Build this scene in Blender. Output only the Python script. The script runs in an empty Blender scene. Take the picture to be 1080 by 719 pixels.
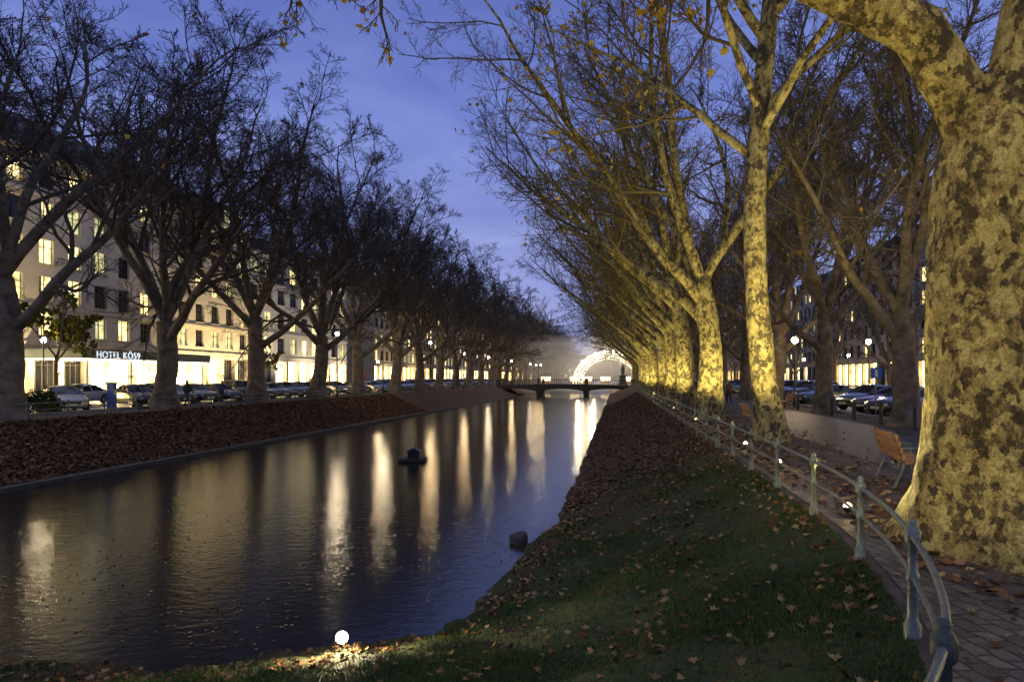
import bpy, math, random
import numpy as np
from mathutils import Vector, Matrix, Euler
R = np.random.default_rng(7); random.seed(7)
S = bpy.context.scene
COL = S.collection

# ------------------------------------------------------------------ helpers
class MB:
    def __init__(s): s.parts=[]; 
    def add(s,V,F,mi=0,sm=False):
        s.parts.append((np.asarray(V,float).reshape(-1,3),np.asarray(F,int),mi,sm)); return s
    def box(s,c,d,mi=0,rz=0.0,sm=False):
        x,y,z=[k/2 for k in d]
        V=np.array([[-x,-y,-z],[x,-y,-z],[x,y,-z],[-x,y,-z],[-x,-y,z],[x,-y,z],[x,y,z],[-x,y,z]])
        if rz:
            ca,sa=math.cos(rz),math.sin(rz); V=V@np.array([[ca,sa,0],[-sa,ca,0],[0,0,1]])
        V=V+np.array(c)
        return s.add(V,[[0,3,2,1],[4,5,6,7],[0,1,5,4],[1,2,6,5],[2,3,7,6],[3,0,4,7]],mi,sm)
    def quad(s,a,b,c,d,mi=0): return s.add([a,b,c,d],[[0,1,2,3]],mi)
    def lathe(s,prof,c=(0,0,0),n=12,mi=0,sm=True,axis='z'):
        a=np.arange(n)/n*2*np.pi
        V=[];m=len(prof)
        for r,z in prof:
            ring=np.stack([r*np.cos(a),r*np.sin(a),np.full(n,z)],1); V.append(ring)
        V=np.concatenate(V)
        if axis=='y': V=V[:,[0,2,1]]
        if axis=='x': V=V[:,[2,0,1]]
        F=[]
        for i in range(m-1):
            for j in range(n):
                F.append([i*n+j,i*n+(j+1)%n,(i+1)*n+(j+1)%n,(i+1)*n+j])
        return s.add(V+np.array(c),F,mi,sm)
    def tube(s,pts,rad,n=8,mi=0,sm=True):
        P=np.asarray(pts,float)[None]; r=np.broadcast_to(np.asarray(rad,float),(P.shape[1],))[None]
        V,F=tubes(P,r,n); return s.add(V,F,mi,sm)
    def ball(s,c,r,mi=0,n=12,sz=1.0):
        pr=[(max(1e-4,r*math.sin(t)),-r*math.cos(t)*sz) for t in np.linspace(0,math.pi,n//2+2)]
        return s.lathe(pr,c,n,mi)
    def xform(s,M):
        M=np.array(M); s.parts=[(V@M[:3,:3].T+M[:3,3],F,mi,sm) for V,F,mi,sm in s.parts]; return s
    def mesh(s,name,mats):
        me=bpy.data.meshes.new(name)
        Vs=[];lv=[];ls=[];mi_=[];sm_=[];off=0;loff=0
        for V,F,mi,sm in s.parts:
            if len(F)==0: continue
            k=F.shape[1]; Vs.append(V); lv.append((F+off).ravel())
            ls.append(loff+np.arange(len(F))*k)
            mi_.append(np.full(len(F),mi)); sm_.append(np.full(len(F),sm))
            off+=len(V); loff+=F.size
        Vs=np.concatenate(Vs);lv=np.concatenate(lv);ls=np.concatenate(ls)
        me.vertices.add(len(Vs)); me.vertices.foreach_set('co',Vs.astype(np.float32).ravel())
        me.loops.add(len(lv)); me.loops.foreach_set('vertex_index',lv.astype(np.int32))
        me.polygons.add(len(ls)); me.polygons.foreach_set('loop_start',ls.astype(np.int32))
        me.polygons.foreach_set('material_index',np.concatenate(mi_).astype(np.int32))
        me.polygons.foreach_set('use_smooth',np.concatenate(sm_).astype(bool))
        me.update(calc_edges=True); me.validate()
        for m in mats: me.materials.append(m)
        return me
    def obj(s,name,mats,parent=None,loc=None,rz=None):
        return newobj(name,s.mesh(name,mats),parent,loc,rz)
def newobj(name,data,parent=None,loc=None,rz=None):
    o=bpy.data.objects.new(name,data); COL.objects.link(o)
    if parent: o.parent=parent
    if loc is not None: o.location=loc
    if rz is not None: o.rotation_euler=(0,0,rz)
    return o
def nrm(v): return v/np.maximum(np.linalg.norm(v,axis=-1,keepdims=True),1e-9)
def tubes(P,r,n):
    B,m,_=P.shape
    T=np.empty_like(P); T[:,1:-1]=P[:,2:]-P[:,:-2]; T[:,0]=P[:,1]-P[:,0]; T[:,-1]=P[:,-1]-P[:,-2]; T=nrm(T)
    mean=nrm(P[:,-1]-P[:,0]); h=np.where(np.abs(mean[:,2:3])<.8,np.array([[0,0,1.]]),np.array([[1.,0,0]]))
    ref=nrm(np.cross(mean,h))[:,None,:]
    U=nrm(ref-(ref*T).sum(-1,keepdims=True)*T); W=np.cross(T,U)
    a=np.arange(n)/n*2*np.pi
    V=P[:,:,None,:]+r[:,:,None,None]*(np.cos(a)[None,None,:,None]*U[:,:,None,:]+np.sin(a)[None,None,:,None]*W[:,:,None,:])
    b=np.arange(B)[:,None,None]; i=np.arange(m-1)[None,:,None]; j=np.arange(n)[None,None,:]
    idx=lambda ii,jj:(b*m+ii)*n+jj
    F=np.stack([idx(i,j),idx(i,(j+1)%n),idx(i+1,(j+1)%n),idx(i+1,j)],-1).reshape(-1,4)
    return V.reshape(-1,3),F

# ------------------------------------------------------------------ materials
def newmat(name):
    m=bpy.data.materials.new(name); m.use_nodes=True; nt=m.node_tree
    return m,nt,nt.nodes['Principled BSDF']
def N(nt,t,**k):
    n=nt.nodes.new(t)
    for a,b in k.items():
        if a.startswith('_'): setattr(n,a[1:],b)
        else: n.inputs[a.replace('__',' ')].default_value=b
    return n
def ramp(nt,fac,stops,interp='LINEAR'):
    r=nt.nodes.new('ShaderNodeValToRGB'); r.color_ramp.interpolation=interp
    e=r.color_ramp.elements
    while len(e)<len(stops): e.new(.5)
    for k,(p,c) in zip(e,stops): k.position=p; k.color=(*c,1) if len(c)==3 else c
    nt.links.new(fac,r.inputs['Fac']); return r.outputs['Color']
def simple(name,c,rough=.6,metal=0,var=.35,scale=3,bump=0,bscale=None,spec=.5,detail=4):
    m,nt,p=newmat(name)
    tc=N(nt,'ShaderNodeTexCoord'); no=N(nt,'ShaderNodeTexNoise',Scale=scale,Detail=detail,Roughness=.65)
    nt.links.new(tc.outputs['Object'],no.inputs['Vector'])
    c=np.array(c)
    col=ramp(nt,no.outputs['Fac'],[(.3,tuple(c*(1-var))),(.7,tuple(np.minimum(c*(1+var),1)))])
    nt.links.new(col,p.inputs['Base Color']); p.inputs['Roughness'].default_value=rough
    p.inputs['Metallic'].default_value=metal; p.inputs['Specular IOR Level'].default_value=spec
    if bump:
        n2=N(nt,'ShaderNodeTexNoise',Scale=bscale or scale*8,Detail=3); nt.links.new(tc.outputs['Object'],n2.inputs['Vector'])
        b=N(nt,'ShaderNodeBump',Strength=bump,Distance=.03); nt.links.new(n2.outputs['Fac'],b.inputs['Height']); nt.links.new(b.outputs['Normal'],p.inputs['Normal'])
    return m
def emis(name,c,s,var=0,scale=1.0,sample=False):
    m,nt,p=newmat(name); p.inputs['Base Color'].default_value=(*[k*.3 for k in c],1)
    p.inputs['Emission Color'].default_value=(*c,1); p.inputs['Emission Strength'].default_value=s
    if not sample: m.cycles.emission_sampling='NONE'
    if var:
        tc=N(nt,'ShaderNodeTexCoord'); no=N(nt,'ShaderNodeTexNoise',Scale=scale,Detail=3)
        nt.links.new(tc.outputs['Object'],no.inputs['Vector'])
        mr=N(nt,'ShaderNodeMapRange'); mr.inputs['From Min'].default_value=.3; mr.inputs['From Max'].default_value=.7
        mr.inputs['To Min'].default_value=s*(1-var); mr.inputs['To Max'].default_value=s*(1+var)
        nt.links.new(no.outputs['Fac'],mr.inputs['Value']); nt.links.new(mr.outputs['Result'],p.inputs['Emission Strength'])
        p.inputs['Roughness'].default_value=.15
    return m
def diffuse(name,c):
    m=bpy.data.materials.new(name); m.use_nodes=True; nt=m.node_tree; nt.nodes.remove(nt.nodes['Principled BSDF'])
    d=N(nt,'ShaderNodeBsdfDiffuse'); d.inputs['Color'].default_value=(*c,1); nt.links.new(d.outputs[0],nt.nodes['Material Output'].inputs['Surface']); return m
def bark(name,cs,scale=1.0,bump=.6,det=8,cell=.26,stops=(.53,.585,.645,.675,.77)):
    m,nt,p=newmat(name)
    tc=N(nt,'ShaderNodeTexCoord'); mp=N(nt,'ShaderNodeMapping'); mp.inputs['Scale'].default_value=(scale,scale,scale*.75)
    nt.links.new(tc.outputs['Object'],mp.inputs['Vector'])
    d=N(nt,'ShaderNodeTexNoise',Scale=6.0,Detail=min(det,5),Roughness=.75); nt.links.new(mp.outputs[0],d.inputs['Vector'])
    mx=N(nt,'ShaderNodeVectorMath',_operation='MULTIPLY_ADD'); mx.inputs[1].default_value=(.24,.24,.24)
    nt.links.new(d.outputs['Color'],mx.inputs[0]); nt.links.new(mp.outputs[0],mx.inputs[2])
    v=N(nt,'ShaderNodeTexVoronoi',Scale=12.0); nt.links.new(mx.outputs[0],v.inputs['Vector'])
    n1=N(nt,'ShaderNodeTexNoise',Scale=2.6,Detail=det,Roughness=.74,Distortion=.4); nt.links.new(mp.outputs[0],n1.inputs['Vector'])
    a1=N(nt,'ShaderNodeMath',_operation='MULTIPLY_ADD'); a1.inputs[1].default_value=cell
    sep=N(nt,'ShaderNodeSeparateColor'); nt.links.new(v.outputs['Color'],sep.inputs[0])
    nt.links.new(sep.outputs[0],a1.inputs[0]); nt.links.new(n1.outputs['Fac'],a1.inputs[2])
    col=ramp(nt,a1.outputs[0],[(stops[0],cs[0]),(stops[1],cs[1]),(stops[2],cs[1]),(stops[3],cs[2]),(stops[4],cs[3])])
    fine=N(nt,'ShaderNodeTexNoise',Scale=34,Detail=min(det,5),Roughness=.75); nt.links.new(tc.outputs['Object'],fine.inputs['Vector'])
    mm=N(nt,'ShaderNodeMix',_data_type='RGBA',_blend_type='MULTIPLY'); mm.inputs['Factor'].default_value=.85
    fr=ramp(nt,fine.outputs['Fac'],[(.35,(.4,.4,.4)),(.6,(1.2,1.2,1.2))])
    nt.links.new(col,mm.inputs['A']); nt.links.new(fr,mm.inputs['B']); nt.links.new(mm.outputs['Result'],p.inputs['Base Color'])
    p.inputs['Roughness'].default_value=.85; p.inputs['Specular IOR Level'].default_value=.25
    if bump:
        h=N(nt,'ShaderNodeMath',_operation='MULTIPLY_ADD'); h.inputs[1].default_value=1.4
        nt.links.new(a1.outputs[0],h.inputs[0])
        f2=N(nt,'ShaderNodeMath',_operation='MULTIPLY'); f2.inputs[1].default_value=.6; nt.links.new(fine.outputs['Fac'],f2.inputs[0]); nt.links.new(f2.outputs[0],h.inputs[2])
        b=N(nt,'ShaderNodeBump',Strength=bump,Distance=.05); nt.links.new(h.outputs[0],b.inputs['Height']); nt.links.new(b.outputs['Normal'],p.inputs['Normal'])
    return m
def leafmat(name,cols,trans=.3):
    m=bpy.data.materials.new(name); m.use_nodes=True; nt=m.node_tree; nt.nodes.remove(nt.nodes['Principled BSDF'])
    g=N(nt,'ShaderNodeNewGeometry'); n=len(cols); col=ramp(nt,g.outputs['Random Per Island'],[(i/n,c) for i,c in enumerate(cols)],'CONSTANT')
    d=N(nt,'ShaderNodeBsdfDiffuse'); nt.links.new(col,d.inputs['Color']); out=d
    if trans:
        t=N(nt,'ShaderNodeBsdfTranslucent'); nt.links.new(col,t.inputs['Color'])
        out=N(nt,'ShaderNodeMixShader'); out.inputs[0].default_value=trans
        nt.links.new(d.outputs[0],out.inputs[1]); nt.links.new(t.outputs[0],out.inputs[2])
    nt.links.new(out.outputs[0],nt.nodes['Material Output'].inputs['Surface'])
    return m

M_bark_near=bark('plane_bark_near',[(.42,.36,.145),(.27,.215,.085),(.125,.10,.045),(.048,.037,.022)],1.1,1.0)
M_bark=bark('plane_bark',[(.34,.30,.13),(.22,.185,.08),(.10,.085,.042),(.045,.038,.024)],.8,0,5)
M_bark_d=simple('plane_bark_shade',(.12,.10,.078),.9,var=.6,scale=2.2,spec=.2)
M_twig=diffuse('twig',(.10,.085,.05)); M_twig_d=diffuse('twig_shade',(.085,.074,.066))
M_leaf=leafmat('autumn_leaf',[(.50,.36,.05),(.42,.28,.04),(.55,.42,.07),(.28,.26,.05),(.30,.17,.03)],.45)
M_leafg=leafmat('green_leaf',[(.10,.13,.03),(.16,.16,.03),(.22,.18,.04),(.08,.10,.02)],.45)
M_fall=leafmat('fallen_leaf',[(.17,.09,.04),(.12,.06,.028),(.26,.15,.07),(.08,.045,.024),(.32,.21,.10),(.11,.065,.038)],0)
M_fall_r=leafmat('fallen_leaf_red',[(.18,.09,.05),(.12,.06,.034),(.22,.12,.07),(.08,.046,.03),(.14,.085,.05)],0)

def bank_mat():
    m,nt,p=newmat('grass_bank'); tc=N(nt,'ShaderNodeTexCoord')
    n1=N(nt,'ShaderNodeTexNoise',Scale=.9,Detail=5,Roughness=.7); n2=N(nt,'ShaderNodeTexNoise',Scale=14,Detail=6,Roughness=.75)
    for n in(n1,n2): nt.links.new(tc.outputs['Object'],n.inputs['Vector'])
    g=ramp(nt,n2.outputs['Fac'],[(.3,(.018,.027,.010)),(.5,(.042,.064,.021)),(.7,(.08,.095,.033))])
    l=ramp(nt,n2.outputs['Fac'],[(.3,(.035,.02,.013)),(.5,(.085,.048,.03)),(.7,(.15,.088,.055))])
    sx=N(nt,'ShaderNodeSeparateXYZ'); nt.links.new(tc.outputs['Object'],sx.inputs[0])
    fy=N(nt,'ShaderNodeMapRange'); fy.inputs['From Min'].default_value=11; fy.inputs['From Max'].default_value=45; nt.links.new(sx.outputs['Y'],fy.inputs['Value'])
    fx=N(nt,'ShaderNodeMapRange'); fx.inputs['From Min'].default_value=-4; fx.inputs['From Max'].default_value=-8; nt.links.new(sx.outputs['X'],fx.inputs['Value'])
    mxm=N(nt,'ShaderNodeMath',_operation='MAXIMUM'); nt.links.new(fy.outputs[0],mxm.inputs[0]); nt.links.new(fx.outputs[0],mxm.inputs[1])
    ad=N(nt,'ShaderNodeMath',_operation='MULTIPLY_ADD'); ad.inputs[1].default_value=.9; nt.links.new(mxm.outputs[0],ad.inputs[0])
    sc=N(nt,'ShaderNodeMath',_operation='SUBTRACT'); sc.inputs[1].default_value=.46; nt.links.new(n1.outputs['Fac'],sc.inputs[0])
    nt.links.new(sc.outputs[0],ad.inputs[2])
    ff=ramp(nt,ad.outputs[0],[(.03,(0,0,0)),(.35,(1,1,1))])
    mm=N(nt,'ShaderNodeMix',_data_type='RGBA'); nt.links.new(ff,mm.inputs['Factor']); nt.links.new(g,mm.inputs['A']); nt.links.new(l,mm.inputs['B'])
    nt.links.new(mm.outputs['Result'],p.inputs['Base Color']); p.inputs['Roughness'].default_value=.9; p.inputs['Specular IOR Level'].default_value=.2
    b=N(nt,'ShaderNodeBump',Strength=1.0,Distance=.08); nt.links.new(n2.outputs['Fac'],b.inputs['Height']); nt.links.new(b.outputs['Normal'],p.inputs['Normal'])
    return m
M_bank=bank_mat()
M_soil=simple('soil_leaves',(.075,.05,.033),.9,var=.6,scale=2.2,bump=.8,bscale=18)
M_asph=simple('asphalt_wet',(.05,.05,.052),.32,var=.35,scale=1.2,bump=.25,bscale=60)
M_path=simple('wet_path',(.045,.037,.031),.5,var=.65,scale=1.1,bump=.6,bscale=14,spec=.35)
M_kerb=simple('granite_kerb',(.16,.155,.15),.6,var=.3,scale=5,bump=.3)
M_pave=simple('granite_paving',(.16,.15,.14),.5,var=.3,scale=2,bump=.3)
M_stone=simple('canal_stone',(.05,.045,.038),.8,var=.5,scale=2,bump=.6,bscale=12)
M_white=simple('road_paint',(.55,.55,.52),.5,var=.2,scale=6)
def cobble_mat():
    m,nt,p=newmat('cobbles'); tc=N(nt,'ShaderNodeTexCoord'); mp=N(nt,'ShaderNodeMapping'); mp.inputs['Rotation'].default_value=(0,0,math.radians(78))
    nt.links.new(tc.outputs['Object'],mp.inputs['Vector'])
    n0=N(nt,'ShaderNodeTexNoise',Scale=4.0,Detail=2); nt.links.new(mp.outputs[0],n0.inputs['Vector'])
    ma=N(nt,'ShaderNodeVectorMath',_operation='MULTIPLY_ADD'); ma.inputs[1].default_value=(.10,.10,0); nt.links.new(n0.outputs['Color'],ma.inputs[0]); nt.links.new(mp.outputs[0],ma.inputs[2])
    b=N(nt,'ShaderNodeTexBrick',Scale=1.0); b.inputs['Brick Width'].default_value=.22; b.inputs['Row Height'].default_value=.15; b.inputs['Mortar Size'].default_value=.014; b.inputs['Mortar Smooth'].default_value=.7
    b.inputs['Color1'].default_value=(.17,.145,.12,1); b.inputs['Color2'].default_value=(.07,.062,.055,1); b.inputs['Mortar'].default_value=(.02,.018,.014,1)
    nt.links.new(ma.outputs[0],b.inputs['Vector'])
    n=N(nt,'ShaderNodeTexNoise',Scale=9,Detail=5,Roughness=.7); nt.links.new(tc.outputs['Object'],n.inputs['Vector'])
    fr=ramp(nt,n.outputs['Fac'],[(.3,(.35,.33,.31)),(.7,(1.3,1.25,1.2))])
    mm=N(nt,'ShaderNodeMix',_data_type='RGBA',_blend_type='MULTIPLY'); mm.inputs['Factor'].default_value=.9
    nt.links.new(b.outputs['Color'],mm.inputs['A']); nt.links.new(fr,mm.inputs['B']); nt.links.new(mm.outputs['Result'],p.inputs['Base Color'])
    p.inputs['Roughness'].default_value=.42
    hh=N(nt,'ShaderNodeMath',_operation='MULTIPLY_ADD'); hh.inputs[1].default_value=.5; nt.links.new(n.outputs['Fac'],hh.inputs[0])
    iv=N(nt,'ShaderNodeMath',_operation='SUBTRACT'); iv.inputs[0].default_value=1; nt.links.new(b.outputs['Fac'],iv.inputs[1]); nt.links.new(iv.outputs[0],hh.inputs[2])
    bp=N(nt,'ShaderNodeBump',Strength=.9,Distance=.03); nt.links.new(hh.outputs[0],bp.inputs['Height']); nt.links.new(bp.outputs['Normal'],p.inputs['Normal'])
    return m
M_cob=cobble_mat()
def water_mat():
    m,nt,p=newmat('canal_water'); tc=N(nt,'ShaderNodeTexCoord')
    p.inputs['Base Color'].default_value=(.016,.014,.013,1); p.inputs['IOR'].default_value=1.5
    mp=N(nt,'ShaderNodeMapping'); mp.inputs['Scale'].default_value=(.9,1.4,1); nt.links.new(tc.outputs['Object'],mp.inputs['Vector'])
    n1=N(nt,'ShaderNodeTexNoise',Scale=4.5,Detail=2,Roughness=.5,Distortion=.2); nt.links.new(mp.outputs[0],n1.inputs['Vector'])
    n2=N(nt,'ShaderNodeTexNoise',Scale=20,Detail=3,Roughness=.6); nt.links.new(mp.outputs[0],n2.inputs['Vector'])
    a=N(nt,'ShaderNodeMath',_operation='MULTIPLY_ADD'); a.inputs[1].default_value=.30; nt.links.new(n2.outputs['Fac'],a.inputs[0]); nt.links.new(n1.outputs['Fac'],a.inputs[2])
    b=N(nt,'ShaderNodeBump',Strength=1.0,Distance=.009); nt.links.new(a.outputs[0],b.inputs['Height']); nt.links.new(b.outputs['Normal'],p.inputs['Normal'])
    p.inputs['Roughness'].default_value=.10
    return m
M_water=water_mat()
M_iron=simple('painted_iron',(.12,.145,.13),.42,.3,var=.35,scale=9,bump=.2,bscale=60)
M_black=simple('black_metal',(.02,.02,.022),.45,.3,var=.2,scale=5)
M_wood=simple('bench_wood',(.34,.16,.05),.55,var=.4,scale=7,bump=.2)
M_stucco=simple('cream_stone',(.45,.40,.31),.75,var=.12,scale=.6,bump=.15,bscale=9)
M_stuc2=simple('pale_stone',(.40,.38,.34),.75,var=.12,scale=.6,bump=.15,bscale=9)
M_stuc3=simple('sandstone',(.28,.23,.17),.75,var=.18,scale=.6,bump=.15,bscale=9)
M_stuc4=simple('grey_render',(.20,.19,.19),.75,var=.18,scale=.6)
M_roof=simple('slate_roof',(.035,.036,.045),.55,var=.35,scale=3,bump=.3)
M_frame=simple('window_frame',(.06,.055,.05),.4,var=.1)
m,nt,p=newmat('dark_glass'); p.inputs['Base Color'].default_value=(.012,.014,.018,1); p.inputs['Roughness'].default_value=.06; M_glass=m
M_litA=emis('lit_window_warm',(1.0,.78,.32),2.4,.7,.9)
M_litB=emis('lit_window_dim',(.92,.86,.40),.8,.6,1.2)
M_shop=emis('lit_shopfront',(1.0,.72,.28),14.0,.7,.5)
M_lamp=emis('lamp_globe',(1.0,.70,.36),300,sample=True)
M_lampw=emis('lamp_globe_white',(1.0,.80,.52),300,sample=True)
M_flood=emis('floodlight_glass',(1.0,.70,.30),16)
M_arch=emis('fairy_lights',(1.0,.82,.52),6)
M_stall=emis('stall_light',(1.0,.76,.40),6,.5,1.5)

# ------------------------------------------------------------------ canal layout paths
K=[ # outer(rail) , inner(water edge), far ground, subdivisions
((2.75,1400),(-1.6,1400),(1500,1400),2),((2.75,650),(-1.6,650),(1500,650),3),((2.75,300),(-1.6,300),(1500,300),6),
((2.75,150),(-1.6,150),(1500,150),8),((2.75,80),(-1.6,80),(1500,80),12),((2.75,45),(-1.6,45),(1500,45),16),((2.75,28),(-1.6,29),(1500,28),18),
((2.75,19),(-1.65,20.5),(1500,19),14),((2.75,13.5),(-2.0,16.2),(1500,10),12),((2.72,10.4),(-2.3,13),(1500,0),10),
((2.6,8.1),(-2.65,11.2),(1500,-40),10),((2.2,5.6),(-3.1,10.3),(1500,-150),10),((1.4,3.2),(-3.8,9.7),(1300,-500),10),
((.1,1.6),(-4.7,9.25),(900,-1200),10),((-2,1.0),(-6,8.8),(200,-1500),8),((-5,.8),(-8.5,8.35),(0,-1500),8),((-10,.8),(-12,8.1),(-100,-1500),8),
((-18,.8),(-17,8.1),(-400,-1500),8),((-23,1.5),(-19.5,8.8),(-900,-1200),8),((-25.5,4),(-20.8,10.5),(-1300,-500),6),((-25.9,8),(-21.1,13),(-1500,-100),6),
((-25.9,14),(-21.1,17),(-1500,0),8),((-25.9,24),(-21.1,25),(-1500,24),10),((-25.9,40),(-21.1,40),(-1500,40),14),((-25.9,70),(-21.1,70),(-1500,70),14),
((-25.9,130),(-21.1,130),(-1500,130),10),((-25.9,260),(-21.1,260),(-1500,260),5),((-25.9,550),(-21.1,550),(-1500,550),3),((-25.9,1400),(-21.1,1400),(-1500,1400),1)]
def catmull(idx):
    P=[np.array(k[idx],float) for k in K]; out=[]
    for i in range(len(P)-1):
        p0=P[max(i-1,0)];p1=P[i];p2=P[i+1];p3=P[min(i+2,len(P)-1)]
        n=K[i][3]
        for j in range(n):
            t=j/n
            if idx==2: out.append(p1+(p2-p1)*t); continue
            out.append(.5*((2*p1)+(-p0+p2)*t+(2*p0-5*p1+4*p2-p3)*t*t+(-p0+3*p1-3*p2+p3)*t**3))
    out.append(P[-1]); return np.array(out)
O=catmull(0); I=catmull(1); Q=catmull(2); nt_=len(O)
d=np.gradient(O,axis=0); d=nrm(d); NO=np.stack([-d[:,1],d[:,0]],1)
def gridfaces(a,b):
    i=np.arange(a-1)[:,None]; j=np.arange(b-1)[None,:]
    return np.stack([i*b+j,i*b+j+1,(i+1)*b+j+1,(i+1)*b+j],-1).reshape(-1,4)
def strip(A,B,zA,zB):
    V=np.zeros((len(A),2,3)); V[:,0,:2]=A; V[:,1,:2]=B; V[:,0,2]=zA; V[:,1,2]=zB
    return V.reshape(-1,3),gridfaces(len(A),2)
WZ=-2.1
ns=32; s=np.linspace(0,1.1,ns)[None,:]
G=np.zeros((nt_,ns,3)); G[:,:,:2]=O[:,None,:]*(1-s[...,None])+I[:,None,:]*s[...,None]
x,y=G[...,0],G[...,1]
prof=-2.1*s-.10*np.sin(np.clip(s,0,1)*np.pi)
bumpz=(.05*np.sin(x*1.3+y*.7)+.04*np.sin(x*2.9-y*1.9+1)+.03*np.sin(x*5.1+y*4.3)+.02*np.sin(x*9-y*8)+.012*np.sin(x*17+y*19))*np.clip(np.sin(np.clip(s,0,1)*np.pi)+.5*(s>.5),0,1)
G[...,2]=prof+bumpz
mb=MB(); mb.add(G.reshape(-1,3),gridfaces(nt_,ns),0,True); mb.obj('grass_bank',[M_bank])
mb=MB(); V,F=strip(O,Q,0,0); mb.add(V,F); mb.obj('ground',[M_soil])
mb=MB(); L_=np.where((I[:,0]<-20.9)&(I[:,1]>12))[0]; Ie=I[L_]
V,F=strip(Ie+np.array([-.25,0]),Ie+np.array([.2,0]),-1.93,-1.93); mb.add(V,F)
V,F=strip(Ie+np.array([.2,0]),Ie+np.array([.2,0]),-1.93,-2.9); mb.add(V,F)
mb.obj('canal_edge_wall',[M_stone])
mb=MB(); mb.quad((-24,4,WZ),(1,4,WZ),(1,1400,WZ),(-24,1400,WZ)); mb.obj('canal_water',[M_water])
mb=MB(); mb.quad((-25,3,-3.2),(2,3,-3.2),(2,1400,-3.2),(-25,1400,-3.2)); mb.obj('canal_bed',[M_stone])
Yv=O[:,1]; right=(np.arange(nt_)<np.argmin(np.abs(O[:,0]+10)))
w=np.interp(Yv,[0,5.2,6.6,7.2,9.8,10.5,400],[7,5.5,.9,.4,.4,.95,.95])
sg=-1 if NO[10,0]<0 else 1
sel=np.where(right)[0]; A=O[sel]+sg*NO[sel]*.12; B=O[sel]+sg*NO[sel]*(w[sel,None])
mb=MB(); V,F=strip(A,B,.012,.012); mb.add(V,F); mb.obj('cobblestone_strip',[M_cob])

def sheet(name,x0,x1,y0,y1,z,mat):
    mb=MB(); mb.quad((x0,y0,z),(x1,y0,z),(x1,y1,z),(x0,y1,z)); return mb.obj(name,[mat])
sheet('promenade_path',5.7,10.0,-30,700,.008,M_path)
sheet('road_right',12.0,30,-60,700,.008,M_asph)
sheet('pavement_right',30.3,46,-60,700,.12,M_pave)
sheet('road_left',-44,-28.6,-60,700,.008,M_asph)
sheet('pavement_left',-52.5,-44.3,-60,700,.12,M_pave)
mb=MB()
for x0 in(11.85,30.15,-28.45,-44.15): mb.box((x0,300,.065),(.28,720,.15))
mb.obj('kerbs',[M_kerb])
mb=MB()
for i in range(60):
    mb.quad((12.2,20+i*2.75,.013),(17,21.5+i*2.75,.013),(17,21.62+i*2.75,.013),(12.2,20.12+i*2.75,.013))
    mb.quad((-34,20+i*2.75,.013),(-29,21.5+i*2.75,.013),(-29,21.62+i*2.75,.013),(-34,20.12+i*2.75,.013))
for i in range(70): mb.quad((23.9,i*6,.013),(24.05,i*6,.013),(24.05,i*6+3,.013),(23.9,i*6+3,.013))
mb.obj('road_markings',[M_white])

# ------------------------------------------------------------------ leaves / grass
LT=np.array([(0,-.5),(.15,-.35),(.5,-.28),(.30,-.05),(.55,.22),(.2,.2),(0,.6),(-.2,.2),(-.55,.22),(-.30,-.05),(-.5,-.28),(-.15,-.35)])
LS=np.array([(0,-.5),(.42,-.25),(.4,.2),(0,.55),(-.4,.2),(-.42,-.25)])
def leaves(C,size,tmpl,tilt=.35,Nrm=None,rng=R,droop=False):
    n=len(C); k=len(tmpl)
    nz=rng.normal(0,tilt,(n,3)); nz[:,2]+=1
    if droop: nz=rng.normal(0,1,(n,3))
    nz=nrm(nz); a=nrm(np.cross(nz,rng.normal(0,1,(n,3)))); b=np.cross(nz,a)
    if droop:
        b=nrm(np.array([[0,0,-1.]])+rng.normal(0,.45,(n,3))); a=nrm(np.cross(b,rng.normal(0,1,(n,3)))); nz=np.cross(a,b)
    sz=size*rng.uniform(.55,1.25,n)
    fold=(tmpl[:,0]**2)*rng.uniform(.1,.9,(n,1))
    V=C[:,None,:]+sz[:,None,None]*(tmpl[None,:,0:1]*a[:,None]+tmpl[None,:,1:2]*b[:,None]+fold[...,None]*nz[:,None])
    return V.reshape(-1,3),np.arange(n*k).reshape(n,k)
def bank_samples(n,dens):
    c=.25*(G[:-1,:-1]+G[1:,:-1]+G[:-1,1:]+G[1:,1:])
    e1=G[1:,:-1]-G[:-1,:-1]; e2=G[:-1,1:]-G[:-1,:-1]; ar=np.linalg.norm(np.cross(e1,e2),axis=-1)
    sc=np.broadcast_to(((np.arange(ns-1)+.5)/(ns-1)*1.1)[None],ar.shape)
    wgt=(ar*dens(c[...,0],c[...,1],sc)*(c[...,2]>WZ+.02)).ravel(); wgt/=wgt.sum()
    id_=R.choice(len(wgt),n,p=wgt); i=id_//(ns-1); j=id_%(ns-1); u=R.random((n,1)); v=R.random((n,1))
    return G[i,j]*(1-u)*(1-v)+G[i+1,j]*u*(1-v)+G[i,j+1]*(1-u)*v+G[i+1,j+1]*u*v
def d_near(x,y,s): 
    p=.35+.65*(np.sin(x*1.7+y*.9)*np.sin(y*1.1-x)>.0)
    edge=1+2.2*(s>.85)+2.0*(s<.10)
    far=np.interp(y,[8,12,24],[1,1.4,2.6])
    return np.where((x>-9)&(y<24),p*edge*far,0)
def d_far(x,y,s): return np.where((x>-9)&(y>=20)&(y<90),1,0)
def d_left(x,y,s): return np.where((x<-9)&(y>5)&(y<75),1,0)
mb=MB()
C=bank_samples(5600,d_near)+np.array([0,0,.03]); V,F=leaves(C,.092,LT,.4); mb.add(V,F)
C=bank_samples(10000,d_far)+np.array([0,0,.03]); V,F=leaves(C,.12,LS,.4); mb.add(V,F,1)
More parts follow.
